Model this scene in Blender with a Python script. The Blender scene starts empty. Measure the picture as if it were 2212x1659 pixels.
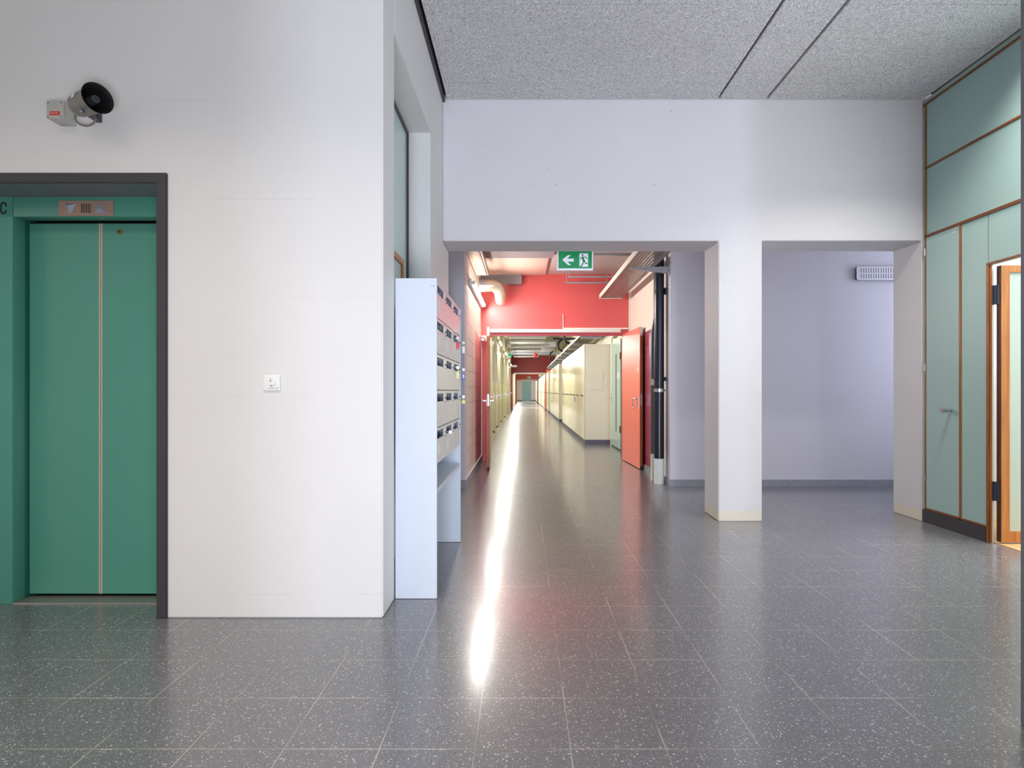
import bpy, bmesh, math, random
from mathutils import Vector, Matrix
random.seed(7)
C = bpy.context.scene.collection
PI = math.pi
# ---------------------------------------------------------------- camera model (2212 x 1659)
FPX, CX, CY, CH = 1246.0, 1131.0, 844.0, 1.15
def at(px, py, Y):                     # a point of the photograph at depth Y -> metres
    return Vector(((px - CX) / FPX * Y, Y, CH - (py - CY) / FPX * Y))

# ---------------------------------------------------------------- materials
def lin(c):
    r = []
    for v in c[:3]:
        v /= 255.0
        r.append(v / 12.92 if v <= .04045 else ((v + .055) / 1.055) ** 2.4)
    return (*r, 1)
class NT:
    def __init__(s, name):
        s.m = bpy.data.materials.new(name); s.m.use_nodes = True
        s.t = s.m.node_tree; s.b = s.t.nodes['Principled BSDF']
    def n(s, typ, **kw):
        o = s.t.nodes.new(typ)
        for k, v in kw.items():
            if k in o.inputs: 
                o.inputs[k].default_value = v
            else: setattr(o, k, v)
        return o
    def l(s, a, b): s.t.links.new(a, b)
    def math(s, op, a, b=None, c=None):
        o = s.n('ShaderNodeMath'); o.operation = op
        for i, v in enumerate((a, b, c)):
            if v is None: continue
            if isinstance(v, (int, float)): o.inputs[i].default_value = v
            else: s.l(v, o.inputs[i])
        return o.outputs[0]
    def mix(s, f, a, b, bt='MIX'):
        o = s.n('ShaderNodeMix'); o.data_type = 'RGBA'; o.blend_type = bt
        for i, v in ((0, f), (6, a), (7, b)):
            if isinstance(v, (int, float, tuple)): o.inputs[i].default_value = v
            else: s.l(v, o.inputs[i])
        return o.outputs[2]
    def pos(s): return s.n('ShaderNodeNewGeometry').outputs['Position']
    def obj(s): return s.n('ShaderNodeTexCoord').outputs['Object']
    def ramp(s, v, a, b):
        o = s.n('ShaderNodeMapRange'); o.inputs[1].default_value = a; o.inputs[2].default_value = b
        s.l(v, o.inputs[0]); return o.outputs[0]
    def bump(s, h, strength, dist=.01):
        o = s.n('ShaderNodeBump'); o.inputs['Strength'].default_value = strength; o.inputs['Distance'].default_value = dist
        s.l(h, o.inputs['Height']); s.l(o.outputs[0], s.b.inputs['Normal'])
def paint(name, c, rough=.5, metal=0., var=.05, scale=6., bump=.0, bscale=60., emit=0., spec=.5, coat=0.):
    k = NT(name); b = k.b
    nz = k.n('ShaderNodeTexNoise', Scale=scale, Detail=3.0); k.l(k.obj(), nz.inputs['Vector'])
    col = lin(c)
    d = tuple(x * (1 - var) for x in col[:3]) + (1,)
    e = tuple(min(1, x * (1 + var)) for x in col[:3]) + (1,)
    out = k.mix(nz.outputs[0], d, e); k.l(out, b.inputs['Base Color'])
    b.inputs['Roughness'].default_value = rough; b.inputs['Metallic'].default_value = metal
    b.inputs['Specular IOR Level'].default_value = spec; b.inputs['Coat Weight'].default_value = coat
    if bump:
        n2 = k.n('ShaderNodeTexNoise', Scale=bscale, Detail=2.0); k.l(k.obj(), n2.inputs['Vector'])
        k.bump(n2.outputs[0], bump, .004)
    if emit:
        k.l(out, b.inputs['Emission Color']); b.inputs['Emission Strength'].default_value = emit
    return k.m
def glow(name, c, s):
    k = NT(name); k.b.inputs['Base Color'].default_value = lin(c)
    k.b.inputs['Emission Color'].default_value = lin(c); k.b.inputs['Emission Strength'].default_value = s
    return k.m
def concrete(name, c, pores=True, base=None, rough=.55):
    k = NT(name); p = k.pos(); col = lin(c)
    sep = k.n('ShaderNodeSeparateXYZ'); k.l(p, sep.inputs[0]); X, Y, Z = sep.outputs
    n1 = k.n('ShaderNodeTexNoise', Scale=1.3, Detail=5.0, Roughness=.6); k.l(p, n1.inputs['Vector'])
    out = k.mix(k.ramp(n1.outputs[0], .3, .7), tuple(x * .955 for x in col[:3]) + (1,), col)
    # faint horizontal board joints of the shuttering, broken up by noise
    fr = k.math('FRACT', k.math('DIVIDE', k.math('ADD', Z, .13), .5))
    ln = k.math('LESS_THAN', k.math('ABSOLUTE', k.math('SUBTRACT', fr, .5)), .004)
    n2 = k.n('ShaderNodeTexNoise', Scale=2.2, Detail=4.0); k.l(p, n2.inputs['Vector'])
    ln = k.math('MULTIPLY', ln, k.ramp(n2.outputs[0], .48, .62))
    out = k.mix(k.math('MULTIPLY', ln, .16), out, tuple(x * .45 for x in col[:3]) + (1,))
    if pores:
        v = k.n('ShaderNodeTexVoronoi', Scale=13.0, Randomness=1.0); k.l(p, v.inputs['Vector'])
        n3 = k.n('ShaderNodeTexNoise', Scale=2.0); k.l(p, n3.inputs['Vector'])
        rad = k.math('MULTIPLY', k.ramp(n3.outputs[0], .38, .72), .09)
        dot = k.math('LESS_THAN', v.outputs['Distance'], rad)
        low = k.ramp(Z, 2.1, 2.8)
        out = k.mix(k.math('MULTIPLY', k.math('MULTIPLY', dot, .55), low), out, lin((70, 70, 75)))
    if base:
        out = k.mix(k.math('MULTIPLY', k.math('LESS_THAN', Z, .094), .8), out, lin(base))
    k.l(out, k.b.inputs['Base Color']); k.b.inputs['Roughness'].default_value = rough
    n4 = k.n('ShaderNodeTexNoise', Scale=14.0, Detail=6.0); k.l(p, n4.inputs['Vector'])
    k.bump(n4.outputs[0], .12, .006)
    return k.m
def terrazzo(name, joints=True, c=(102, 102, 106), tile=.3066, ox=-.156, oy=2.158, rough=.33, coat=.7):
    k = NT(name); p = k.pos()
    sep = k.n('ShaderNodeSeparateXYZ'); k.l(p, sep.inputs[0]); X, Y, Z = sep.outputs
    base = lin(c)
    n1 = k.n('ShaderNodeTexNoise', Scale=.9, Detail=3.0); k.l(p, n1.inputs['Vector'])
    out = k.mix(n1.outputs[0], tuple(x * .86 for x in base[:3]) + (1,), tuple(x * 1.12 for x in base[:3]) + (1,))
    for sc, r0, amt, cc in ((85., .34, .85, (196, 196, 202)), (150., .42, .7, (172, 172, 176)), (120., .34, .6, (34, 34, 38)), (260., .5, .5, (160, 160, 162))):
        v = k.n('ShaderNodeTexVoronoi', Scale=sc, Randomness=1.0); v.inputs['Randomness'].default_value = 1
        mp = k.n('ShaderNodeMapping'); mp.inputs['Location'].default_value = (sc * .37, sc * .11, 0); k.l(p, mp.inputs[0]); k.l(mp.outputs[0], v.inputs['Vector'])
        wn = k.n('ShaderNodeSeparateColor'); k.l(v.outputs['Color'], wn.inputs[0])
        keep = k.math('GREATER_THAN', wn.outputs[0], .35)
        rad = k.math('MULTIPLY', wn.outputs[1], r0)
        d = k.math('MULTIPLY', k.math('LESS_THAN', v.outputs['Distance'], rad), keep)
        out = k.mix(k.math('MULTIPLY', d, amt), out, lin(cc))
    if joints:
        def jl(co, o, w):
            fr = k.math('FRACT', k.math('DIVIDE', k.math('SUBTRACT', co, o - 40 * tile), tile))
            return k.math('GREATER_THAN', k.math('ABSOLUTE', k.math('SUBTRACT', fr, .5)), .5 - w / tile / 2)
        j = k.math('MAXIMUM', jl(X, ox, .0042), jl(Y, oy, .0042))
        nj = k.n('ShaderNodeTexNoise', Scale=2.5); k.l(p, nj.inputs['Vector'])
        jc = k.mix(k.ramp(nj.outputs[0], .4, .6), lin((178, 172, 162)), lin((110, 106, 102)))
        out = k.mix(k.math('MULTIPLY', j, .9), out, jc)
    n2 = k.n('ShaderNodeTexNoise', Scale=3.0, Detail=5.0); k.l(p, n2.inputs['Vector'])
    rr = k.math('ADD', k.math('MULTIPLY', k.ramp(n2.outputs[0], .3, .7), .03), rough)
    k.l(rr, k.b.inputs['Roughness']); k.l(out, k.b.inputs['Base Color'])
    k.b.inputs['Specular IOR Level'].default_value = .6; k.b.inputs['Coat Weight'].default_value = coat; k.b.inputs['Coat Roughness'].default_value = .16
    return k.m
def woodwool(name):
    k = NT(name); p = k.pos()
    v = k.n('ShaderNodeTexNoise', Scale=75.0, Detail=3.0, Roughness=.7); v.inputs['Distortion'].default_value = 2.6; k.l(p, v.inputs['Vector'])
    n2 = k.n('ShaderNodeTexNoise', Scale=2.0, Detail=2.0); k.l(p, n2.inputs['Vector'])
    r = k.ramp(v.outputs[0], .40, .58)
    out = k.mix(r, lin((138, 138, 140)), lin((252, 251, 254)))
    out = k.mix(k.math('MULTIPLY', n2.outputs[0], .2), out, lin((140, 140, 140)))
    sep = k.n('ShaderNodeSeparateXYZ'); k.l(p, sep.inputs[0])
    k.l(out, k.b.inputs['Base Color']); k.b.inputs['Roughness'].default_value = .95
    k.b.inputs['Specular IOR Level'].default_value = .1
    k.bump(v.outputs[0], .2, .004)
    return k.m
def wood(name, a, b, rough=.4, axis='Z', scale=40.):
    k = NT(name); mp = k.n('ShaderNodeMapping')
    mp.inputs['Scale'].default_value = {'Z': (1, 1, .06), 'Y': (1, .06, 1), 'X': (.06, 1, 1)}[axis]
    k.l(k.pos(), mp.inputs[0])
    n = k.n('ShaderNodeTexNoise', Scale=scale, Detail=4.0); k.l(mp.outputs[0], n.inputs['Vector'])
    k.l(k.mix(k.ramp(n.outputs[0], .3, .7), lin(a), lin(b)), k.b.inputs['Base Color'])
    k.b.inputs['Roughness'].default_value = rough
    return k.m
def blocks(name, c, mortar, rough=.5, w=.39, h=.2, bump=.5):
    k = NT(name); p = k.pos()
    sep = k.n('ShaderNodeSeparateXYZ'); k.l(p, sep.inputs[0])
    cm = k.n('ShaderNodeCombineXYZ'); k.l(sep.outputs[1], cm.inputs[0]); k.l(sep.outputs[2], cm.inputs[1])
    b = k.n('ShaderNodeTexBrick'); k.l(cm.outputs[0], b.inputs['Vector'])
    b.inputs['Scale'].default_value = 1; b.inputs['Brick Width'].default_value = w; b.inputs['Row Height'].default_value = h
    b.inputs['Mortar Size'].default_value = .006; b.inputs['Mortar Smooth'].default_value = .3
    col = lin(c); b.inputs['Color1'].default_value = col
    b.inputs['Color2'].default_value = tuple(x * .93 for x in col[:3]) + (1,); b.inputs['Mortar'].default_value = lin(mortar)
    k.l(b.outputs[0], k.b.inputs['Base Color']); k.b.inputs['Roughness'].default_value = rough
    k.bump(k.math('SUBTRACT', 1.0, b.outputs['Fac']), bump, .006)
    return k.m

M = dict(
    wall=concrete('painted_concrete', (222, 221, 220), pores=False), walll=concrete('lilac_concrete', (213, 211, 222)),
    wall2=concrete('painted_concrete_base', (220, 218, 222), base=(226, 216, 196)),
    wallc=concrete('cream_concrete', (236, 228, 214), pores=False),
    wally=concrete('yellow_cream_wall', (236, 230, 204), pores=False),
    ceilc=concrete('corridor_ceiling_concrete', (188, 178, 174), pores=False),
    ceily=concrete('corridor_ceiling_dim', (170, 162, 134), pores=False),
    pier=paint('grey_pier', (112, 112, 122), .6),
    floor=terrazzo('terrazzo_tiles'), skirt=terrazzo('terrazzo_skirting', joints=False, coat=0., c=(146, 148, 160), rough=.4),
    wool=woodwool('wood_wool_board'), dark=paint('shadow_gap', (34, 30, 30), .9),
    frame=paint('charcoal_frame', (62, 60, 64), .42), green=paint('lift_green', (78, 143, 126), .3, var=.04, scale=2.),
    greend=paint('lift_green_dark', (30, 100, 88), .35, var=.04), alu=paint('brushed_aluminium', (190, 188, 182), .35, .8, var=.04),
    bronze=paint('bronze_plate', (172, 146, 132), .4, .4), prism=paint('grey_indicator', (150, 158, 170), .3, coat=.4),
    black=paint('black_plastic', (20, 21, 24), .5), brass=paint('brass', (150, 120, 70), .35, .8),
    beige=paint('beige_trim', (205, 185, 165), .4), letter=paint('dark_letter', (10, 34, 38), .5),
    horn=paint('grey_horn', (128, 122, 114), .45, var=.08), box=paint('grey_box', (176, 176, 170), .5, var=.03),
    redl=paint('red_label', (206, 36, 34), .4), white=paint('white_plastic', (232, 232, 230), .35, var=.01),
    cab=paint('white_laminate', (208, 217, 230), .38, var=.01), cab2=paint('cabinet_inside', (186, 196, 200), .6, var=.02),
    mbd=paint('mailbox_door', (222, 222, 226), .3, var=.02, scale=3., coat=.15), dgrey=paint('dark_grey', (54, 56, 60), .5), grey=paint('mid_grey', (112, 114, 120), .5),
    steel=paint('steel', (196, 196, 198), .28, .9, var=.03), galv=paint('galvanised', (176, 180, 188), .4, .7, var=.1, scale=20.),
    dsteel=paint('dark_steel', (88, 92, 104), .45, .6), teal=paint('pale_teal_panel', (164, 194, 190), .42, var=.03, scale=1.2),
    tglass=paint('pale_teal_glass', (186, 210, 204), .2, var=.02), oak=wood('oak_edge', (120, 66, 28), (172, 104, 50), .4),
    oakh=wood('oak_edge_horizontal', (104, 56, 24), (150, 88, 42), .4, 'Y'), oakl=wood('oak_frame', (166, 104, 52), (200, 138, 78), .4),
    oakd=wood('oak_dark', (74, 38, 20), (100, 54, 30), .5), parq=wood('parquet', (206, 160, 104), (230, 190, 136), .35, 'Y'),
    plinth=paint('charcoal_plinth', (58, 58, 62), .5), plinthb=paint('slate_plinth', (92, 92, 112), .45),
    red=paint('signal_red', (212, 88, 86), .42, var=.03, scale=1.5), redd=paint('red_leaf', (238, 126, 108), .35, var=.03, scale=1.5),
    maroon=paint('maroon_wall', (150, 54, 52), .5, var=.04), mleaf=paint('maroon_leaf', (176, 66, 84), .4), orange=paint('orange_leaf', (240, 120, 70), .4),
    orred=paint('orange_red_wall', (244, 84, 62), .45, var=.03),
    blockw=blocks('white_blockwork', (236, 226, 216), (200, 186, 176)), blockr=blocks('maroon_blockwork', (146, 60, 84), (112, 44, 64), .35),
    blockp=blocks('red_blockwork', (226, 182, 184), (204, 146, 152), .4),
    locker=paint('cream_locker', (232, 227, 188), .26, var=.03, scale=1.5, coat=.3), lockerd=paint('olive_locker_side', (206, 196, 130), .35),
    lockere=paint('pale_locker_side', (238, 232, 214), .35, var=.03, scale=1.2),
    ydoor=paint('yellow_door', (226, 220, 180), .3, var=.05, scale=2.), seam=paint('dark_seam', (72, 78, 84), .5),
    tdoor=paint('mint_door', (180, 208, 194), .3, var=.02), tdoor2=paint('teal_door', (130, 172, 178), .4, var=.03),
    vent=paint('vent_white', (222, 222, 230), .45, var=.01), exitg=paint('exit_green', (6, 140, 84), .3, var=.08, scale=10., emit=.25),
    exitw=paint('exit_white', (226, 226, 240), .35, var=.01, emit=.25), pipe=paint('black_pipe', (26, 30, 46), .3, var=.15, scale=5.),
    pipew=paint('white_pipe', (226, 230, 226), .5, var=.04), tray=paint('cable_tray', (150, 142, 138), .4, .3, var=.04),
    tray2=paint('cable_tray_olive', (132, 126, 96), .45, .3, var=.1), duct=paint('duct_metal', (196, 186, 170), .3, .55, var=.08, scale=8.),
    board=paint('ceiling_board', (222, 200, 184), .5, var=.03), greyb=paint('grey_board', (136, 130, 134), .6, var=.04),
    trunk=wood('trunking', (206, 166, 140), (222, 184, 158), .5, 'Y'),
    tube=glow('fluorescent_tube', (255, 248, 236), 30.), tagr=paint('red_tag', (222, 52, 66), .4), tagb=paint('blue_tag', (50, 92, 200), .4),
    tagy=paint('yellow_tag', (232, 228, 110), .4), paper=paint('paper', (232, 232, 228), .6), far=paint('far_wall', (214, 208, 216), .5),
    cable=paint('grey_cable', (120, 112, 108), .6), lamel=paint('ceiling_lamella', (206, 204, 198), .4, .2, var=.05),
    gold=paint('gold_print', (190, 150, 40), .5),
)

# ---------------------------------------------------------------- mesh builder
class MB:
    def __init__(s): s.bm = bmesh.new()
    def box(s, x0, x1, y0, y1, z0, z1, bev=0., seg=2):
        r = bmesh.ops.create_cube(s.bm, size=1)['verts']
        for v in r:
            v.co = Vector((x0 if v.co.x < 0 else x1, y0 if v.co.y < 0 else y1, z0 if v.co.z < 0 else z1))
        if bev:
            es = list({e for v in r for e in v.link_edges})
            bmesh.ops.bevel(s.bm, geom=es, offset=bev, segments=seg, affect='EDGES', profile=.5)
        return s
    def cyl(s, p0, p1, r0, r1=None, seg=20):
        p0, p1 = Vector(p0), Vector(p1); d = p1 - p0
        q = d.to_track_quat('Z', 'Y').to_matrix().to_4x4()
        bmesh.ops.create_cone(s.bm, cap_ends=True, segments=seg, radius1=r0, radius2=r0 if r1 is None else r1,
                              depth=d.length, matrix=Matrix.Translation((p0 + p1) / 2) @ q)
        return s
    def ball(s, p, r, seg=14):
        bmesh.ops.create_uvsphere(s.bm, u_segments=seg, v_segments=seg // 2 + 1, radius=r, matrix=Matrix.Translation(p)); return s
    def lathe(s, prof, mat, seg=40):
        rings = []
        for r, h in prof:
            rings.append([s.bm.verts.new(mat @ Vector((r * math.cos(2 * PI * i / seg), r * math.sin(2 * PI * i / seg), h))) for i in range(seg)])
        for a, b in zip(rings, rings[1:]):
            for i in range(seg):
                s.bm.faces.new((a[i], a[(i + 1) % seg], b[(i + 1) % seg], b[i]))
        return s
    def tube(s, pts, r, seg=12, caps=True):
        pts = [Vector(p) for p in pts]; rings = []; up = None
        for i, p in enumerate(pts):
            d = (pts[min(i + 1, len(pts) - 1)] - pts[max(i - 1, 0)]).normalized()
            if up is None:
                up = Vector((0, 0, 1)) if abs(d.z) < .9 else Vector((1, 0, 0))
            u = (up - d * up.dot(d)).normalized(); w = d.cross(u); up = u
            rings.append([s.bm.verts.new(p + (u * math.cos(2 * PI * j / seg) + w * math.sin(2 * PI * j / seg)) * r) for j in range(seg)])
        for a, b in zip(rings, rings[1:]):
            for j in range(seg):
                s.bm.faces.new((a[j], a[(j + 1) % seg], b[(j + 1) % seg], b[j]))
        if caps:
            s.bm.faces.new(rings[0][::-1]); s.bm.faces.new(rings[-1])
        return s
    def prism(s, pts, ext, bev=0.):
        vs = [s.bm.verts.new(Vector(p)) for p in pts]
        f = s.bm.faces.new(vs)
        r = bmesh.ops.extrude_face_region(s.bm, geom=[f])
        nv = [g for g in r['geom'] if isinstance(g, bmesh.types.BMVert)]
        for v in nv: v.co += Vector(ext)
        if bev:
            es = list({e for v in vs + nv for e in v.link_edges})
            bmesh.ops.bevel(s.bm, geom=es, offset=bev, segments=2, affect='EDGES')
        return s
    def stroke(s, pts, w, Y, th=.001):          # flat thick line lying in a frontal plane (x, z points)
        for (a, b), (c, d) in zip(pts, pts[1:]):
            v = Vector((c - a, d - b)); L = v.length or 1e-6; v /= L; n = Vector((-v.y, v.x)) * w / 2
            q = [(a + n.x, b + n.y), (c + n.x, d + n.y), (c - n.x, d - n.y), (a - n.x, b - n.y)]
            s.prism([(x, Y, z) for x, z in q], (0, -th, 0))
        for (a, b) in pts:
            s.cyl((a, Y, b), (a, Y - th, b), w / 2, seg=12)
        return s
    def build(s, name, mat, parent=None, local=False, loc=None, smooth=True):
        me = bpy.data.meshes.new(name)
        bmesh.ops.recalc_face_normals(s.bm, faces=s.bm.faces)
        if parent is not None:
            base = Vector((0, 0, 0)) if local else world_loc(parent)
        else:
            if loc is None:
                xs = [v.co for v in s.bm.verts]
                loc = ((min(v.x for v in xs) + max(v.x for v in xs)) / 2, (min(v.y for v in xs) + max(v.y for v in xs)) / 2, min(v.z for v in xs))
            base = Vector(loc)
        if not local:
            for v in s.bm.verts: v.co -= base
        s.bm.to_mesh(me); s.bm.free()
        if smooth:
            me.polygons.foreach_set('use_smooth', [True] * len(me.polygons)); me.set_sharp_from_angle(angle=.6)
        me.materials.append(M[mat])
        o = bpy.data.objects.new(name, me); C.objects.link(o)
        if parent is not None: o.parent = parent
        else: o.location = base
        return o
def world_loc(o):
    v = Vector(o.location)
    while o.parent: o = o.parent; v += Vector(o.location)
    return v
def tag(o, label, cat, group=None, kind=None):
    o['label'] = label; o['category'] = cat
    if group: o['group'] = group
    if kind: o['kind'] = kind
    return o
def thing(name, loc, label, cat, group=None, rz=0, kind=None):
    o = bpy.data.objects.new(name, None); C.objects.link(o); o.location = loc; o.rotation_euler = (0, 0, rz)
    o.empty_display_size = .1
    return tag(o, label, cat, group, kind)
def struct(o, label, cat):
    return tag(o, label, cat, kind='structure')
def copy_tree(o, parent=None):
    c = o.copy(); C.objects.link(c); c.parent = parent
    for ch in list(o.children): copy_tree(ch, c)
    return c
def B(*a, **k): return MB().box(*a, **k)
ORD = ['first', 'second', 'third', 'fourth', 'fifth', 'sixth', 'seventh', 'eighth', 'ninth']

# ================================================================ THE SETTING
struct(B(-8, 7, -6, 66, -.1, 0).build('floor', 'floor'), 'dark grey speckled terrazzo tile floor of hall and corridors', 'floor')
# lift wall and side wall of the hall
LY = 2.92
m = MB()
m.prism([(-6, LY, 0), (-3.72, LY, 0), (-3.72, LY, 2.2), (-1.856, LY, 2.2), (-1.856, LY, 0), (-.712, LY, 0), (-.712, LY, 3.80), (-6, LY, 3.80)], (0, .258, 0), bev=.006)
struct(m.build('wall_front', 'wall'), 'pale painted concrete wall around the green lift', 'wall')
struct(B(-6, -1.7, 3.35, 3.6, 0, 3.8).build('wall_shaft', 'dark'), 'dark wall of the lift shaft behind the doors', 'wall')
m = MB()   # side wall along Y with a tall recess, drawn in the YZ plane
m.prism([(-.712, 3.182, 3.117), (-.712, 4.40, 3.117), (-.712, 4.40, 0), (-.712, 5.47, 0), (-.712, 5.47, 3.80), (-.712, 3.182, 3.80)], (-.5, 0, 0), bev=.004)
struct(m.build('wall_left', 'wall'), 'pale concrete side wall with a tall door recess behind the mailboxes', 'wall')
# beam wall with pillar
m = MB(); by = 5.08
m.prism([(-.711, by, 2.47), (1.716, by, 2.47), (1.716, by, 0), (2.10, by, 0), (2.10, by, 2.47), (3.505, by, 2.47), (3.505, by, 0), (6.4, by, 0), (6.4, by, 3.8), (-.711, by, 3.8)], (0, .39, 0), bev=.006)
struct(m.build('wall_back', 'wall2'), 'pale concrete beam and square pillar with cream painted foot and two openings', 'wall')
# ceiling of the hall
m = MB(); ys = [5.075, 4.81, 4.32, 3.83] + [3.83 - .49 * i for i in range(1, 18)]
for (x0, x1) in ((-.672, 1.700), (2.150, 3.515)):
    for a, b in zip(ys, ys[1:]): m.box(x0, x1, b + .0025, a - .0025, 3.715, 3.74)
m.box(1.722, 2.128, -4.5, 5.075, 3.715, 3.74, bev=.003, seg=1)
for a, b in zip(ys[5:], ys[6:]): m.box(-6, -.676, b + .002, a - .002, 3.715, 3.74)
struct(m.build('ceiling', 'wool'), 'grey wood wool acoustic ceiling boards with dark gaps', 'ceiling')
struct(B(-6, 6.4, -4.6, 5.078, 3.76, 3.80).build('ceiling', 'dark'), 'dark void above the ceiling boards', 'ceiling')
struct(B(-.711, -.690, 2.93, 5.078, 3.69, 3.759).build('shade_strip', 'frame'), 'dark strip painting the shadow gap between side wall and ceiling', 'trim')  # charcoal box stands in for the shade in the ceiling gap
# far side of the cross passage and first corridor
struct(B(-4, -.70, 6.85, 7.1, 0, 3.1).build('wall_passage_left', 'walll'), 'pale wall left of the corridor mouth', 'wall')
struct(B(1.77, 6.4, 6.95, 7.2, 0, 3.1).build('wall_passage_right', 'walll'), 'pale lilac wall behind the pillar', 'wall')
struct(B(-1.0, -.70, 7.1, 9.56, 0, 3.1).build('wall_corridor_left', 'blockw'), 'white painted blockwork wall of the corridor mouth', 'wall')
struct(B(1.77, 2.1, 7.2, 9.56, 0, 3.1).build('wall_corridor_right', 'wallc'), 'cream wall behind the black pipe', 'wall')
struct(B(-4, 6.4, 5.47, 9.56, 3.08, 3.2).build('ceiling', 'ceilc'), 'beige concrete ceiling of the corridor mouth', 'ceiling')
struct(B(-.70, -.694, 8.25, 9.55, .1, 2.0).build('trim_2', 'blockp'), 'pinkish red painted blockwork field beside the left red door', 'wall panel')
struct(B(1.764, 1.77, 7.75, 9.55, .08, 2.0).build('trim_3', 'blockr'), 'maroon painted blockwork field behind the right red door', 'wall panel')
struct(B(-.70, -.68, 6.85, 9.55, 0, .09).build('baseboard_left', 'skirt'), 'grey terrazzo skirting of the left corridor wall', 'baseboard')
struct(B(-4, -.68, 6.825, 6.85, 0, .09).build('baseboard_passage', 'skirt'), 'grey terrazzo skirting left of the corridor mouth', 'baseboard')
struct(B(1.75, 6.4, 6.93, 6.95, 0, .08).build('baseboard_back', 'skirt'), 'blue grey terrazzo skirting behind the pillar', 'baseboard')
struct(B(1.75, 1.77, 6.95, 9.55, 0, .08).build('baseboard_right', 'skirt'), 'grey terrazzo skirting behind the black pipe', 'baseboard')
struct(MB().tube([(-.69, 6.87, .094), (-.69, 9.5, .094), (-.69, 9.5, 2.0)], .008, 8).build('trim_4', 'white'), 'thin white edge strip beside the left red door', 'trim')
# red wall with its double door
m = MB(); ry = 9.55
m.prism([(-.70, ry, 0), (-.575, ry, 0), (-.575, ry, 2.09), (1.655, ry, 2.09), (1.655, ry, 0), (1.77, ry, 0), (1.77, ry, 3.08), (-.70, ry, 3.08)], (0, .16, 0))
struct(m.build('wall_red', 'red'), 'bright red wall above the open double door', 'wall')
struct(B(-.56, 1.60, 9.50, 9.55, 2.11, 2.165, bev=.004).build('trim_5', 'white'), 'white door closer rail across the red wall', 'trim')
struct(B(.66, 1.76, 9.52, 9.55, 2.166, 2.19).build('trim_6', 'wallc'), 'cream cable strip above the door rail', 'trim')
struct(B(-.575, 1.655, 9.56, 9.60, 2.06, 2.09).build('trim_7', 'mleaf'), 'dark red door head of the corridor double door', 'trim')
struct(B(1.74, 1.77, 9.50, 9.55, 2.05, 3.08).build('trim_8', 'wallc'), 'cream vertical strip right of the red wall', 'trim')
# second corridor
struct(B(-1.0, -.74, 9.71, 34.3, 0, 3.3).build('wall_locker_left', 'wally'), 'cream left wall of the long corridor', 'wall')
struct(B(1.88, 2.1, 9.71, 34.3, 0, 3.3).build('wall_locker_right', 'wally'), 'cream right wall of the long corridor', 'wall')
struct(B(-1, 2.1, 9.71, 34.3, 3.2, 3.3).build('ceiling', 'ceily'), 'dim ceiling of the long corridor', 'ceiling')
m = MB()
m.prism([(-.74, 34.3, 0), (-.62, 34.3, 0), (-.62, 34.3, 2.15), (1.43, 34.3, 2.15), (1.43, 34.3, 0), (1.88, 34.3, 0), (1.88, 34.3, 3.2), (-.74, 34.3, 3.2)], (0, .2, 0))
struct(m.build('wall_maroon', 'maroon'), 'maroon wall half way down the corridor', 'wall')
struct(B(-.62, 1.40, 34.2, 34.3, 2.13, 2.22).build('trim_9', 'white'), 'white door rail across the maroon wall', 'trim')
struct(B(-1.0, -.72, 34.5, 65, 0, 3.3).build('wall_far_left', 'wallc'), 'cream left wall of the farthest corridor', 'wall')
struct(B(1.88, 2.1, 34.5, 65, 0, 3.3).build('wall_far_right', 'wallc'), 'cream right wall of the farthest corridor', 'wall')
struct(B(-1, 2.1, 34.5, 65, 3.2, 3.3).build('ceiling', 'ceily'), 'ceiling of the farthest corridor', 'ceiling')
m = MB()
m.prism([(-.74, 54, 0), (-.62, 54, 0), (-.62, 54, 2.08), (1.28, 54, 2.08), (1.28, 54, 0), (1.88, 54, 0), (1.88, 54, 3.2), (-.74, 54, 3.2)], (0, .2, 0))
struct(m.build('wall_orange', 'orred'), 'orange red wall near the end of the corridor', 'wall')
struct(B(-.62, 1.4, 53.9, 54, 2.06, 2.2).build('shade_strip0', 'white'), 'white door rail across the orange red wall', 'trim')
struct(B(-1, 2.1, 65, 65.2, 0, 3.3).build('wall_end', 'far'), 'pale end wall of the corridor', 'wall')
struct(B(-.72, -.2, 64.96, 65, 0, .1).build('baseboard_end', 'plinthb'), 'dark skirting left of the teal end door', 'baseboard')
struct(B(.87, 1.88, 64.96, 65, 0, .1).build('baseboard_end', 'plinthb'), 'dark skirting right of the teal end door', 'baseboard')
struct(B(-.74, -.72, 9.8, 34.3, 0, .09).build('baseboard_long', 'locker'), 'pale skirting of the long corridor', 'baseboard')
# right hand teal partition
TX = 3.52
m = MB()
m.prism([(TX, 5.075, .0), (TX, 5.075, 3.70), (TX, -.8, 3.70), (TX, -.8, 0), (TX, 3.45, 0), (TX, 3.45, 2.10), (TX, 4.362, 2.10), (TX, 4.362, 0)], (.03, 0, 0))
pr = struct(m.build('wall_right', 'teal'), 'pale teal panelled partition with wooden edge strips', 'wall')
def strip(y0, y1, z0, z1, mt, nm='edge_strip'):
    MB().box(TX - .008, TX, y0, y1, z0, z1, bev=.002, seg=1).build(nm, mt, pr)
strip(-.8, 5.075, 3.645, 3.665, 'oakh'); strip(-.8, 5.05, 3.085, 3.105, 'oakh'); strip(-.8, 5.05, 2.485, 2.51, 'oakh')
strip(5.035, 5.055, .112, 3.645, 'oak'); strip(4.635, 4.655, .112, 2.485, 'oak'); strip(4.36, 4.382, 0, 2.10, 'oak')
strip(3.43, 4.382, 2.10, 2.118, 'oakh'); strip(3.43, 3.45, 0, 2.10, 'oak'); strip(4.382, 5.035, .112, .128, 'oakh')
B(TX - .012, TX, 4.382, 5.075, 0, .11).build('plinth', 'plinth', pr)
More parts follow.
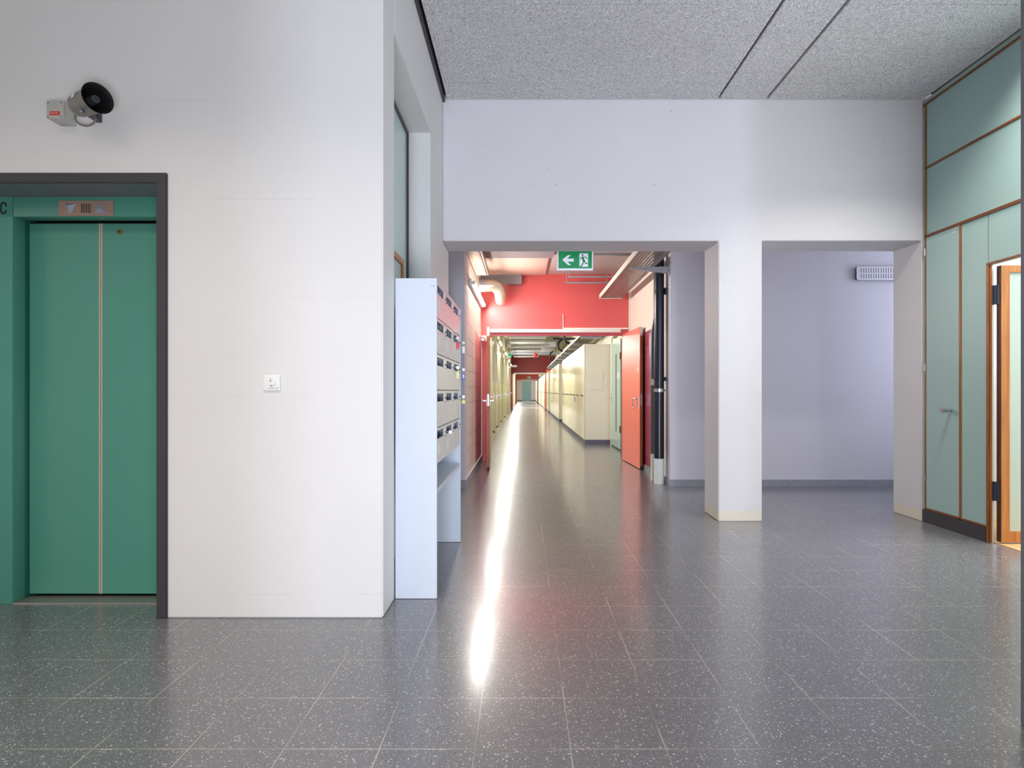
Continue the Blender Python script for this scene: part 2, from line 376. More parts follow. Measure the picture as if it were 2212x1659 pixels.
B(TX - .001, TX, 4.366, 4.369, 2.118, 2.485).build('joint', 'seam', pr)
B(TX, TX + .016, 4.355, 4.362, 0, 2.10).build('jamb', 'oak', pr)
B(TX + .016, TX + .03, 4.357, 4.3615, 0, 2.10).build('rebate', 'white', pr)
# cupboard door in the partition
d1 = thing('door_1', (TX, 5.03, .13), 'pale teal cupboard door with a round metal knob in the partition', 'door', kind='structure')
B(TX - .006, TX, 4.657, 5.033, .13, 2.483, bev=.001, seg=1).build('panel', 'teal', d1)
kn = MB().cyl((TX - .006, 4.745, .99), (TX - .016, 4.745, .99), .018).cyl((TX - .016, 4.745, .99), (TX - .05, 4.745, .99), .010).cyl((TX - .045, 4.745, .99), (TX - .085, 4.745, .99), .021, seg=28)
kn.build('knob', 'steel', d1)
for z in (.36, 1.32, 2.33): MB().cyl((TX - .012, 5.043, z), (TX - .012, 5.043, z + .06), .006, seg=10).build('hinge', 'steel', d1)
B(TX - .008, TX - .006, 4.68, 4.73, 2.43, 2.455).build('plate', 'galv', d1)
# glazed door, open into the bright side room
d2 = thing('door_2', (TX + .04, 4.30, .02), 'open wooden framed door with pale teal panel', 'door', kind='structure')
m = MB().box(3.562, 3.625, 4.30, 4.34, .02, 2.085).box(4.36, 4.42, 4.30, 4.34, .02, 2.085)
m.box(3.625, 4.36, 4.30, 4.34, 2.035, 2.085).box(3.625, 4.36, 4.30, 4.34, .02, .10)
m.build('frame', 'oakl', d2)
B(3.559, 3.562, 4.30, 4.34, .02, 2.085).build('edge', 'oakd', d2)
B(3.625, 4.36, 4.312, 4.328, .10, 2.035).build('panel', 'tglass', d2)
for z in (.32, 1.80):
    h = MB().cyl((3.556, 4.348, z), (3.556, 4.348, z + .145), .009, seg=12)
    h.box(3.534, 3.556, 4.353, 4.358, z - .0, z + .145).box(3.5545, 3.5585, 4.31, 4.346, z, z + .145)
    h.build('hinge', 'dsteel', d2)
struct(B(3.5501, 6.4, 2.3, 5.075, 0, .006).build('floor', 'parq'), 'light parquet floor of the side room', 'floor')
struct(B(6.4, 6.5, 2.0, 5.08, 0, 3.8).build('wall_room_right', 'white'), 'white wall of the bright side room', 'wall')
struct(B(3.55, 6.4, 2.1, 2.2, 0, 3.8).build('wall_room_near', 'white'), 'white near wall of the side room', 'wall')
# near pier at the right edge
struct(B(1.713, 1.86, -5, 1.99, 0, 3.70, bev=.004).build('wall_near', 'pier'), 'grey wall end at the right edge of the view', 'wall')
struct(B(-6, -.62, -1.4, -1.2, 0, 3.8).build('wall_rear', 'wall'), 'pale wall behind the viewpoint facing the lift', 'wall')
struct(B(-.82, -.62, -5, -1.4, 0, 3.8).build('wall_rear_left', 'wall'), 'pale wall of the entrance passage behind the viewpoint', 'wall')

# ================================================================ LIFT
RY, DY = 3.108, 3.213
L = thing('lift_doorway', (-2.35, RY, 0), 'green lift with closed double sliding doors in a charcoal frame', 'lift')
m = MB().prism([(-1.80, LY - .012, 0), (-1.80, LY - .012, 2.25), (-3.78, LY - .012, 2.25), (-3.78, LY - .012, 0), (-3.72, LY - .012, 0), (-3.72, LY - .012, 2.197), (-1.854, LY - .012, 2.197), (-1.854, LY - .012, 0)], (0, .21, 0), bev=.004)
m.build('frame', 'frame', L)
B(-3.72, -1.854, LY, RY + .15, 2.1965, 2.20).build('soffit', 'grey', L)
B(-2.75, -1.854, RY, RY + .08, 2.088, 2.196, bev=.002).build('header', 'green', L)
sp = B(-3.72, -2.7545, RY, RY + .08, 0, 2.196, bev=.002).build('side_panel', 'green', L)
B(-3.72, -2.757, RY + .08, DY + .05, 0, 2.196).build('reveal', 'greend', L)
g = [at(x, y, RY) for x, y in ((13.0, 444), (12.2, 440), (9, 438.2), (5.6, 438.2), (3, 441), (2.4, 445), (2.4, 454), (3, 458), (5.6, 461), (9, 461), (12.4, 459), (13.0, 455))]
m = MB().stroke([(p.x, p.z) for p in g], .0085, RY - .0005)
m.stroke([(at(13.4, 441, RY).x, at(0, 439, RY).z), (at(13.4, 441, RY).x, at(0, 446, RY).z)], .005, RY - .0005)
m.build('letter', 'letter', sp)
for (a, b) in ((-2.752, -2.3625), (-2.3455, -1.951)):
    d = B(a, b, DY, DY + .04, .02, 2.08).build('door_panel', 'green', L)
    e = (b, b + .005) if a < -2.5 else (a - .005, a)
    B(e[0], e[1], DY - .003, DY + .02, .02, 2.08).build('edge_trim', 'beige', d)
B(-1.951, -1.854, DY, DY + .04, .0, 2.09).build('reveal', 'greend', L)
B(-2.757, -1.951, DY + .01, DY + .06, 2.08, 2.09).build('door_seam', 'black', L)
B(-2.36, -2.348, DY + .012, DY + .03, .02, 2.08).build('door_seam', 'black', L)
m = MB()
for i in range(12): m.box(-2.752, -1.87, RY + .002 + i * .0085, RY + .0075 + i * .0085, 0, .006)
m.box(-2.752, -1.87, RY, DY + .04, 0, .003); m.build('sill', 'alu', L)
p0, p1 = at(126, 466, RY - .006), at(244.5, 433, RY - .006)
ip = B(p0.x, p1.x, RY - .006, RY, p0.z, p1.z, bev=.001, seg=1).build('indicator_plate', 'bronze', L)
def pyramid(pts, Y, mt):
    c = sum((Vector(p) for p in pts), Vector()) / 3; m = MB()
    vs = [m.bm.verts.new(p) for p in pts]; top = m.bm.verts.new(c + Vector((.003, -.022, .002)))
    for i in range(3): m.bm.faces.new((vs[i], vs[(i + 1) % 3], top))
    m.bm.faces.new(vs[::-1]); return m.build('arrow_indicator', mt, ip, smooth=False)
q = RY - .0062
pyramid([at(137, 440, q), at(165, 440, q), at(151, 463, q)], q, 'prism')
pyramid([at(205, 460, q), at(231, 460, q), at(217, 436, q)], q, 'prism')
m = MB()
for i in range(6):
    a = at(175.3 + 3.8 * i, 460, q)
    m.box(a.x, a.x + .0036, q - .0006, q, a.z, a.z + .05)
m.build('speaker_grille', 'black', ip)
c = at(258.5, 501, DY)
m = MB().cyl(c, c - Vector((0, .006, 0)), .014, seg=24); m.build('keyhole', 'brass', L)
MB().cyl(c - Vector((0, .006, 0)), c - Vector((0, .0065, 0)), .006, seg=16).build('key_slot', 'black', L)

# ================================================================ SIREN, BOX, SWITCH
mo = at(211, 212, 2.73)
ax = Vector((.84, -.46, -.02)).normalized()
R = Matrix.Translation(mo) @ ax.to_track_quat('Z', 'Y').to_matrix().to_4x4() @ Matrix.Diagonal((.76, .76, .84, 1))
H = thing('horn_loudspeaker', (mo.x - .05, LY, mo.z - .14), 'grey horn loudspeaker with black mouth on the wall above the lift', 'loudspeaker')
H_OUT = [(0, -.215), (.050, -.215), (.066, -.205), (.070, -.16), (.072, -.08), (.075, -.045), (.082, -.02), (.090, 0), (.091, .002)]
MB().lathe(H_OUT, R).build('bell', 'horn', H)
MB().lathe([(.091, .002), (.088, -.001), (.074, -.03), (.056, -.09), (.042, -.15), (0, -.155)], R).build('mouth', 'black', H)
MB().lathe([(0, -.012), (.018, -.012), (.024, -.018), (.027, -.05), (.030, -.15)], R, 28).build('driver', 'dgrey', H)
m = MB(); m.lathe([(0, -.0115), (.016, -.0115)], R, 24); dr = m.build('badge', 'black', H)
qd = R.to_3x3()
def hp(a, b, c): return R @ Vector((a, b, c))
def lpan(angle, h0, h1, r, w, mt, nm):
    m = MB(); n = 6; vs = []
    for i in range(n + 1):
        t = angle + (i / n - .5) * w / r
        vs.append([m.bm.verts.new(hp(r * math.cos(t), r * math.sin(t), h)) for h in (h0, h1)])
    for a, b in zip(vs, vs[1:]): m.bm.faces.new((a[0], b[0], b[1], a[1]))
    return m.build(nm, mt, H)
# angle (round the horn axis) that faces the camera and a little upwards
def face_angle(dirv):
    l = qd.inverted() @ Vector(dirv); return math.atan2(l.y, l.x)
lpan(face_angle((-.15, -1, .35)), -.15, -.115, .0735, .045, 'paper', 'sticker')
bs = at(214, 265, LY)
m = MB().box(bs.x - .012, bs.x + .016, LY - .012, LY + .004, bs.z - .0, bs.z + .11)
m.box(bs.x - .010, bs.x + .014, LY - .10, LY - .01, bs.z, bs.z + .006)
m.tube([bs + Vector((0, -.10, .004)), hp(.0, .0, -.11) + Vector((-.01, -.03, -.048))], .007, 8)
m.tube([bs + Vector((0, -.03, .004)), hp(.0, .0, -.11) + Vector((0, .04, -.036))], .007, 8)
m.tube([at(175, 240, 2.70), bs + Vector((0, -.095, .004))], .006, 8).ball(bs + Vector((0, -.10, .0)), .007); m.build('bracket', 'dsteel', H)
cc = at(184, 255, 2.86); pts = [at(152, 240, 2.90)]
for i in range(15):
    t = PI * .93 + i / 14 * PI * 1.25
    pts.append(cc + Vector((.043 * math.cos(t), .01 * math.cos(t), .043 * math.sin(t) * .9)))
MB().tube(pts[1:], .0045, 8).build('cable', 'cable', H)
# junction box
a, b = at(101.5, 256, 2.835), at(137, 218.5, 2.835)
J = thing('junction_box', (a.x + .04, LY, a.z), 'small pale grey junction box with a red label beside the horn loudspeaker', 'junction box')
B(a.x, b.x, 2.845, LY + .004, a.z, b.z, bev=.004).build('body', 'box', J)
B(a.x - .001, b.x + .001, 2.832, 2.845, a.z - .001, b.z + .001, bev=.004).build('lid', 'box', J)
for x in (a.x + .008, b.x - .008):
    for z in (a.z + .008, b.z - .008): MB().cyl((x, 2.832, z), (x, 2.8305, z), .0038, seg=12).build('screw', 'grey', J)
l0, l1 = at(107.5, 248.5, 2.831), at(129, 240.5, 2.831)
lb = B(l0.x, l1.x, 2.8305, 2.832, l0.z, l1.z).build('label_plate', 'redl', J)
m = MB(); w = (l1.x - l0.x)
for gx in (.12, .22, .40, .50, .68, .78):
    m.box(l0.x + w * gx, l0.x + w * (gx + .07), 2.8300, 2.8305, l0.z + .006, l1.z - .006)
m.build('lettering', 'beige', lb)
# key switch
a, b = at(568, 844, 2.91), at(604.5, 807.5, 2.91)
S = thing('key_switch', ((a.x + b.x) / 2, LY, a.z), 'square white key switch plate on the wall right of the lift', 'switch')
B(a.x, b.x, 2.906, LY, a.z, b.z, bev=.004, seg=3).build('plate', 'white', S)
cx, cz = at(586, 826, 2.9).x, at(586, 826, 2.9).z
MB().cyl((cx, 2.907, cz), (cx, 2.900, cz), .020, seg=32).build('rosette', 'white', S)
m = MB().box(cx - .011, cx + .009, 2.894, 2.901, cz - .014, cz + .020, bev=.003); m.build('toggle', 'white', S)
m = MB().cyl((cx - .001, 2.894, cz + .007), (cx - .001, 2.8935, cz + .007), .004, seg=12).cyl((cx, 2.894, cz + .017), (cx, 2.8935, cz + .017), .002, seg=10).cyl((cx, 2.90, cz - .017), (cx, 2.8995, cz - .017), .003, seg=10)
m.build('lock', 'grey', S)
MB().box(cx - .018, cx + .014, 2.9055, 2.906, cz - .031, cz - .029).box(cx + .022, cx + .032, 2.9055, 2.906, cz - .028, cz - .026).box(cx + .022, cx + .030, 2.9055, 2.906, cz - .034, cz - .031).build('marking', 'grey', S)

# ================================================================ DOOR IN THE TALL RECESS
bx = -.886
D3 = thing('door_3', (bx, 3.79, 0), 'pale teal door and transom panel in the tall wall recess', 'door', kind='structure')
B(bx - .04, bx, 3.182, 4.36, 2.10, 3.09).build('transom_panel', 'tglass', D3)
B(bx - .04, bx, 4.205, 4.36, 0, 2.10).build('side_panel', 'tglass', D3)
B(bx - .04, bx, 3.182, 3.25, 0, 2.10).build('side_panel', 'tglass', D3)
m = MB().box(bx - .05, bx + .012, 4.36, 4.40, 0, 3.117).box(bx - .05, bx + .012, 3.182, 4.36, 3.09, 3.117); m.build('frame', 'frame', D3)
m = MB().box(bx - .02, bx + .014, 4.165, 4.205, 0, 2.10).box(bx - .02, bx + .014, 3.25, 4.165, 2.06, 2.10).box(bx - .02, bx + .014, 3.25, 3.29, 0, 2.06); m.build('door_frame', 'oakl', D3)
B(bx - .03, bx, 3.29, 4.165, .0, 2.06).build('leaf', 'tglass', D3)

# ================================================================ MAILBOX CABINET
y0, y1, xf, xb = 3.184, 4.396, -.483, -.708
K = thing('mailbox_cabinet', ((xf + xb) / 2, (y0 + y1) / 2, 0), 'tall white cabinet of grey mailbox doors standing against the side wall', 'mailbox cabinet')
for yy in (y0, y1 - .018): B(xb, xf + .004, yy, yy + .018, .002, 1.771, bev=.001, seg=1).build('side_panel', 'cab', K)
B(xb, xf - .001, y0 + .018, y1 - .018, 1.763, 1.771).build('top_panel', 'cab', K)
zr = [.739, .943, 1.153, 1.357, 1.559, 1.763]
W = (y1 - y0 - .036) / 3
m = MB()
for z in zr[:-1]: m.box(xb, xf - .012, y0 + .018, y1 - .018, z - .006, z + .006)
for i in (1, 2): m.box(xb, xf - .012, y0 + .018 + W * i - .006, y0 + .018 + W * i + .006, .745, 1.763)
m.box(xb, xb + .006, y0 + .018, y1 - .018, .745, 1.763); m.build('carcass', 'cab2', K)
B(xb, xf, y0 + .018, y1 - .018, .576, .600, bev=.001, seg=1).build('shelf', 'cab', K)
xs = MB().box(xf - .06, xf - .02, y1 - .04, y1 - .018, .553, .576); xs.build('shelf_support', 'black', K)
for r in range(5):
    za, zb = zr[r] + .003, zr[r + 1] - .003
    for c_ in range(3):
        ya = y0 + .018 + W * c_ + .0025; yb = ya + W - .005
        m = MB(); s0, s1, t0, t1 = ya + .02, ya + .31, zb - .062, zb - .016
        m.box(xf - .006, xf, ya, yb, za, t0).box(xf - .006, xf, ya, yb, t1, zb)
        m.box(xf - .006, xf, ya, s0, t0, t1).box(xf - .006, xf, s1, yb, t0, t1)
        d = m.build('mailbox_door', 'mbd', K, smooth=False)
        MB().cyl((xf, yb - .022, zb - .045), (xf + .005, yb - .022, zb - .045), .0065, seg=16).cyl((xf, yb - .022, zb - .070), (xf + .002, yb - .022, zb - .066), .005, seg=12).build('lock', 'dsteel', d)
        if (r, c_) in ((0, 0), (0, 1), (3, 0), (3, 1), (4, 0), (1, 2), (2, 1), (2, 2)):
            B(xf, xf + .0006, ya + .05, ya + .13, za + .045, za + .105).build('name_card', 'paper', d)
# two tiny fixings on the near side panel
MB().cyl((xf - .012, y0, 1.728), (xf - .012, y0 - .001, 1.728), .003, seg=10).cyl((xf - .024, y0, 1.729), (xf - .024, y0 - .001, 1.729), .0025, seg=10).build('fixing', 'grey', K)
def key(col, row, bowmat, tagmat, label, shape='tag', hang=.0):
    yb = y0 + .018 + W * (col + 1) - .0015 - .022; z = zr[row + 1] - .003 - .045
    k = thing('key', (xf + .006, yb, z), label, 'key')
    MB().cyl((xf - .002, yb, z), (xf + .02, yb, z), .003, seg=8).build('shaft', 'steel', k)
    bw = MB(); cx = xf + .030
    bw.cyl((cx, yb - .0015, z), (cx, yb + .0015, z), .0105, seg=20); bw.build('bow', bowmat, k)
    if tagmat:
        ring = [(cx, yb + .004 * math.sin(t), z - .018 + .009 * math.cos(t)) for t in [i / 10 * 2 * PI for i in range(11)]]
        MB().tube(ring, .001, 6).build('ring', 'steel', k)
        if shape == 'tag':
            m = MB().box(cx - .010, cx + .010, yb - .0015, yb + .0015, z - .078, z - .026, bev=.001, seg=1)
            t = m.build('key_tag', tagmat, k)
            if tagmat in ('tagb', 'tagy'):
                B(cx - .0055, cx + .0055, yb - .0022, yb - .0015, z - .064, z - .036).build('insert', 'paper', t)
            else:
                MB().cyl((cx, yb - .0015, z - .072), (cx, yb - .0022, z - .072), .003, seg=10).build('eyelet', 'paper', t)
        else:
            m = MB().prism([(cx - .014, yb, z - .052), (cx + .014, yb, z - .052), (cx + .013, yb, z - .036), (cx, yb, z - .018), (cx - .013, yb, z - .036)], (0, .003, 0)); m.build('key_tag', tagmat, k)
key(1, 3, 'white', 'tagr', 'key with red tag hanging from the middle column of the mailboxes')
key(2, 3, 'white', 'white', 'key with white tag sticking out of the far mailbox column')
key(1, 2, 'steel', 'tagy', 'key with pale yellow framed tag in the middle mailbox column')
key(2, 2, 'steel', 'tagb', 'key with blue framed tag sticking out of the far mailbox column')
key(2, 1, 'steel', 'tagy', 'key with pointed yellow tag in the far mailbox column', 'house')
key(0, 0, 'steel', None, 'bare silver key in the lowest row of the mailboxes')

# ================================================================ EXIT SIGNS
SY = 5.66
def sq(x, y):                                   # zoomed-crop coordinates of the sign -> frontal plane
    p = at(1180 + x / 7.373, 520 + y / 7.373, SY); return (p.x, p.z)
E = thing('exit_sign', (sq(460, 300)[0], SY, sq(0, 478)[1]), 'green emergency exit sign with arrow and running figure hanging behind the beam', 'exit sign')
x0_, z1_ = sq(175, 150); x1_, z0_ = sq(745, 470)
B(x0_, x1_, SY, SY + .035, z0_, z1_, bev=.003).build('housing', 'exitw', E)
fx0, fz1 = sq(195, 165); fx1, fz0 = sq(728, 440)
B(fx0, fx1, SY - .002, SY, fz0, fz1).build('green_panel', 'exitg', E)
def flat(pts, nm, mt, Y): MB().prism([(*[sq(a, b)[0]], Y, sq(a, b)[1]) for a, b in pts], (0, -.001, 0)).build(nm, mt, E, smooth=False)
flat([(256, 305), (345, 230), (392, 230), (332, 286), (438, 286), (438, 334), (334, 334), (394, 390), (347, 390)], 'arrow', 'exitw', SY - .002)
flat([(528, 203), (665, 203), (665, 416), (528, 416)], 'doorway', 'exitw', SY - .002)
m = MB(); u = SY / FPX / 7.373; YM = SY - .003
h = sq(577, 230); m.cyl((h[0], YM, h[1]), (h[0], YM - .001, h[1]), 15 * u, seg=18)
for pts, w in (([(578, 270), (600, 325)], 34), ([(585, 262), (632, 262), (650, 288)], 14), ([(570, 262), (540, 292)], 14),
               ([(596, 330), (580, 372), (556, 408), (545, 408)], 17), ([(606, 330), (622, 358), (655, 366)], 16)):
    m.stroke([sq(*p) for p in pts], w * u, YM)
m.build('running_figure', 'exitg', E)
for dx in (.06, .28): MB().cyl((x0_ + dx, SY + .017, z1_), (x0_ + dx, SY + .017, 3.08), .004, seg=8).build('hanger', 'steel', E)
def small_exit(px, py, Y, w, label):
    c = at(px, py, Y); e = thing('exit_sign', (c.x, Y, c.z), label, 'exit sign')
    B(c.x - w / 2 - .01, c.x + w / 2 + .01, Y, Y + .03, c.z - .01, c.z + w * .5 + .01).build('housing', 'exitw', e)
    B(c.x - w / 2, c.x + w / 2, Y - .005, Y, c.z, c.z + w * .5).build('green_panel', 'exitg', e)
    B(c.x - w * .1, c.x + w * .12, Y - .007, Y - .005, c.z + .02, c.z + w * .45).build('doorway', 'exitw', e)
    MB().cyl((c.x, Y + .015, c.z + w * .5), (c.x, Y + .015, 3.2), .008, seg=6).build('hanger', 'steel', e)
small_exit(1096, 771, 26.6, .34, 'small green exit sign among the lamps of the long corridor')
small_exit(1143, 817.5, 53.6, .34, 'tiny green exit sign on the distant orange red wall')

# ================================================================ RED DOUBLE DOOR LEAVES
def leaf(nm, hinge, ang, side, face, width, H_, edge, label, grip):
    """door leaf hinged at `hinge`, swinging towards the camera; local -Y is its free edge"""
    t = thing(nm, hinge, label, 'door', kind='structure'); t.rotation_euler = (0, 0, ang)
    x0, x1 = (0, .045) if side > 0 else (-.045, 0)
    B(x0, x1, -width + .004, 0, .012, H_).build('panel', face, t, local=True)
    B(x0 + .001, x1 - .001, -width, -width + .004, .012, H_).build('edge', edge, t, local=True)
    B(x0 + .012, x1 - .012, -width - .001, -width, .93, 1.10).build('lock_plate', 'steel', t, local=True)
    B(x0 + .004, x1 - .004, -width - .001, -width, H_ - .13, H_ - .002).build('top_bolt', 'steel', t, local=True)
    B(x0 + .006, x1 - .006, -width - .001, -width, .012, .05).build('foot_bolt', 'black', t, local=True)
    return t, x0, x1
t, a_, b_ = leaf('door_4', (-.585, 9.54, 0), math.radians(2.4), 1, 'redd', 1.165, 2.08, 'oak', 'left leaf of the open double door, seen edge on with lever handle', 0)
for s_, xx in ((-1, a_), (1, b_)):
    m = MB().box(xx + (0 if s_ > 0 else -.008), xx + (.008 if s_ > 0 else 0), -1.13, -1.09, .88, 1.09, bev=.002)
    m.tube([(xx, -1.11, 1.0), (xx + s_ * .055, -1.11, 1.0), (xx + s_ * .062, -1.10, 1.0), (xx + s_ * .062, -.99, 1.0)], .010, 10)
    m.build('door_handle', 'steel', t, local=True)
t, a_, b_ = leaf('door_5', (1.640, 9.54, 0), math.radians(2.4), 1, 'redd', 1.165, 2.08, 'oak', 'right leaf of the open double door with coral red face', 0)
m = MB().tube([(a_, -1.06, 1.03), (a_ - .045, -1.06, 1.03), (a_ - .055, -1.05, 1.03), (a_ - .055, -.99, 1.03), (a_ - .055, -.97, 1.01), (a_ - .055, -.965, .93), (a_ - .055, -.98, .90), (a_ - .055, -1.0, .895)], .010, 10)
m.box(a_ - .006, a_, -1.08, -1.04, .89, 1.08); m.build('door_handle', 'steel', t, local=True)
B(a_ - .002, a_, -1.075, -1.03, 1.42, 1.50).build('notice', 'paper', t, local=True)
# distant leaves
m = thing('door_6', (-.6, 34.2, 0), 'maroon door leaf standing open on the left of the maroon wall', 'door', kind='structure')
B(-.70, -.655, 33.0, 34.2, .02, 2.12).build('panel', 'mleaf', m); MB().tube([(-.655, 33.1, 1.02), (-.59, 33.1, 1.02), (-.59, 33.25, 1.02)], .012, 8).build('door_handle', 'steel', m)
m = thing('door_7', (1.3, 34.2, 0), 'orange edged door leaf in front of the right side of the maroon wall', 'door', kind='structure')
B(1.245, 1.29, 33.25, 34.2, .02, 2.10).build('panel', 'orange', m)
m = thing('door_8', (-.6, 53.9, 0), 'orange door leaf standing open near the far end', 'door', kind='structure')
B(-.70, -.64, 53.0, 53.9, .02, 2.05).build('panel', 'orange', m)
m = thing('door_9', (.35, 65, 0), 'teal door closing the far end of the corridor', 'door', kind='structure')
B(-.16, .83, 64.95, 65, 0, 2.2).build('panel', 'tdoor2', m); MB().tube([(.74, 64.95, 1.0), (.74, 64.88, 1.0), (.62, 64.88, 1.0)], .015, 8).build('door_handle', 'steel', m)
m = thing('door_10', (1.88, 11.55, 0), 'pale mint green door with a slim vertical window beside the lockers', 'door', kind='structure')
B(1.845, 1.879, 10.96, 12.17, .03, 2.14).build('panel', 'tdoor', m)
B(1.842, 1.845, 10.94, 10.97, .02, 2.16).build('edge', 'seam', m)
B(1.840, 1.846, 11.45, 11.55, .34, 1.88).build('window_slot', 'grey', m)
for z in (.35, 1.75): MB().cyl((1.84, 10.97, z), (1.84, 10.97, z + .13), .02, seg=10).build('hinge', 'brass', m)
MB().box(1.838, 1.845, 12.08, 12.12, .86, 1.10).tube([(1.845, 12.1, 1.0), (1.78, 12.1, 1.0), (1.78, 11.98, 1.0)], .011, 8).build('door_handle', 'steel', m)
for i in range(2): B(1.842, 1.845, 11.04 + i * .2, 11.21 + i * .2, 1.38, 1.50).build('door_sign', 'paper', m)
B(1.85, 1.879, 12.17, 12.30, 0, 2.3).build('jamb', 'wallc', m)
o = B(1.80, 1.88, 11.55, 11.85, 2.22, 2.36, bev=.01).build('wall_box', 'box'); tag(o, 'pale grey wall box above the mint green door', 'wall box')

# ================================================================ BLACK DRAIN PIPE, BRACKET, CLAMPS
P = thing('drain_pipe', (1.68, 7.15, 0), 'thick black drain pipe with white foot at the corridor corner', 'pipe')
MB().cyl((1.68, 7.15, .31), (1.68, 7.15, 3.08), .061, seg=32).build('pipe', 'pipe', P)
MB().cyl((1.68, 7.15, 0), (1.68, 7.15, .312), .0625, seg=32).build('foot', 'pipew', P)
MB().cyl((1.68, 7.15, 1.28), (1.68, 7.15, 1.31), .066, seg=32).box(1.74, 1.765, 7.13, 7.17, 1.27, 1.32).build('socket', 'pipe', P)
MB().cyl((1.68, 7.15, 1.135), (1.68, 7.15, 1.175), .0655, seg=32).build('clamp', 'steel', P)
MB().cyl((1.74, 7.12, 1.155), (1.77, 7.12, 1.155), .009, seg=10).build('clamp_bolt', 'steel', P)
MB().cyl((1.68, 7.15, 2.35), (1.68, 7.15, 2.40), .066, seg=32).box(1.74, 1.768, 7.10, 7.16, 2.34, 2.42).build('clamp', 'black', P)
Q = thing('thin_pipe', (1.69, 7.40, 0), 'thin grey pipe running up beside the black drain pipe', 'pipe')
MB().tube([(1.655, 7.40, .34), (1.655, 7.40, 1.9), (1.69, 7.40, 2.1), (1.69, 7.40, 3.08)], .022, 14).build('pipe', 'dsteel', Q)
MB().cyl((1.655, 7.40, 0), (1.655, 7.40, .34), .024, seg=16).build('foot', 'pipew', Q)
MB().cyl((1.655, 7.40, 1.22), (1.655, 7.40, 1.30), .028, seg=16).build('clamp', 'steel', Q)

# cable tray of the corridor mouth
T = thing('cable_tray', (1.42, 7.6, 2.66), 'perforated metal cable tray running to the red wall', 'cable tray')
m = MB(); x0, x1, ya, yb, z = 1.25, 1.60, 5.62, 9.42, 2.66
m.box(x0, x0 + .004, ya, yb, z, z + .06).box(x1 - .004, x1, ya, yb, z, z + .06)
n = 9
for i in range(n): m.box(x0 + .004 + i * (x1 - x0 - .008) / n + .006, x0 + (i + 1) * (x1 - x0 - .008) / n - .006, ya, yb, z, z + .003)
for i in range(80): m.box(x0, x1, ya + i * .0475, ya + .018 + i * .0475, z + .0005, z + .0025)
m.build('perforated_base', 'tray', T)
MB().box(x0 - .012, x0, ya, yb, z - .004, z + .062).box(x0 - .012, x1 + .01, yb, yb + .012, z - .008, z + .062).build('edge_rail', 'wallc', T)
bk = MB().prism([(1.30, 6.98, 2.645), (1.765, 6.98, 2.655), (1.765, 6.98, 2.575), (1.70, 6.98, 2.575), (1.30, 6.98, 2.625)], (0, .04, 0))
bk.box(1.755, 1.775, 6.965, 7.045, 2.54, 2.68); o = bk.build('cantilever_bracket', 'galv'); tag(o, 'grey metal bracket carrying the cable tray from the wall corner', 'bracket')
# rails below the corridor ceiling
def rail(px0, px1, py, Y, r, label, drop=None):
    a, b = at(px0, py, Y), at(px1, py, Y)
    t = thing('ceiling_rail', (a.x, Y, a.z), label, 'rail', 'metal rails under the corridor ceiling')
    MB().box(a.x, b.x, Y - .02, Y + .02, a.z - r, a.z + r).build('bar', 'galv', t)
    for x in (a.x + .02, b.x - .02): MB().cyl((x, Y, a.z), (x, Y, 3.08), .006, seg=8).build('hanger', 'steel', t)
rail(1282, 1368, 549.5, 7.6, .014, 'metal rail under the ceiling, nearest to the exit sign')
rail(1226, 1326, 598, 9.1, .012, 'upper of the two metal rails in front of the red wall')
rail(1221, 1313, 611, 9.3, .012, 'lower of the two metal rails in front of the red wall')
# ceiling boards and duct pieces
o = B(-.575, .36, 8.2, 9.5, 3.05, 3.078, bev=.004).build('ceiling_board', 'board'); tag(o, 'pale flat board under the ceiling left of the exit sign', 'ceiling board')
o = B(-.62, .42, 6.0, 8.18, 3.03, 3.075).build('ceiling_board', 'greyb'); tag(o, 'dark grey board under the ceiling just behind the beam', 'ceiling board')
a, b = at(1037, 615, 9.5), at(1127, 590, 9.5)
o = B(a.x, b.x, 9.44, 9.55, a.z, 3.05).build('cladding_board', 'greyb'); tag(o, 'grey board on the red wall above the round duct elbow', 'board')
m = MB(); DZ = 2.82; pts = [(-.70, 9.15, DZ), (-.52, 9.15, DZ)]
for i in range(1, 9):
    t = i / 8 * PI / 2
    pts.append((-.52 + .15 * math.sin(t), 9.15 + .10 * (1 - math.cos(t)), DZ - .13 * (1 - math.cos(t))))
pts.append((-.365, 9.40, DZ - .19))
Dk = thing('duct_elbow', (-.55, 9.2, DZ - .1), 'round metal duct elbow coming out of the left wall', 'duct')
m.tube(pts, .098, 28); m.build('elbow', 'duct', Dk)
MB().cyl((-.70, 9.15, DZ), (-.62, 9.15, DZ), .106, seg=28).build('collar', 'galv', Dk)
m = MB().box(-.69, -.535, 5.9, 8.4, 2.83, 2.91, bev=.004); T2 = thing('wall_trunking', (-.61, 7.1, 2.83), 'salmon coloured trunking along the top of the left wall', 'trunking')
m.build('channel', 'trunk', T2); MB().box(-.53, -.515, 5.9, 8.5, 2.85, 2.93).build('rail', 'tray', T2)
m = MB().box(-.699, -.690, 5.9, 8.4, 2.822, 2.83)
for i in range(24): m.box(-.699, -.69, 5.95 + i * .1, 6.0 + i * .1, 2.83, 2.85)
m.build('comb_strip', 'dsteel', T2)
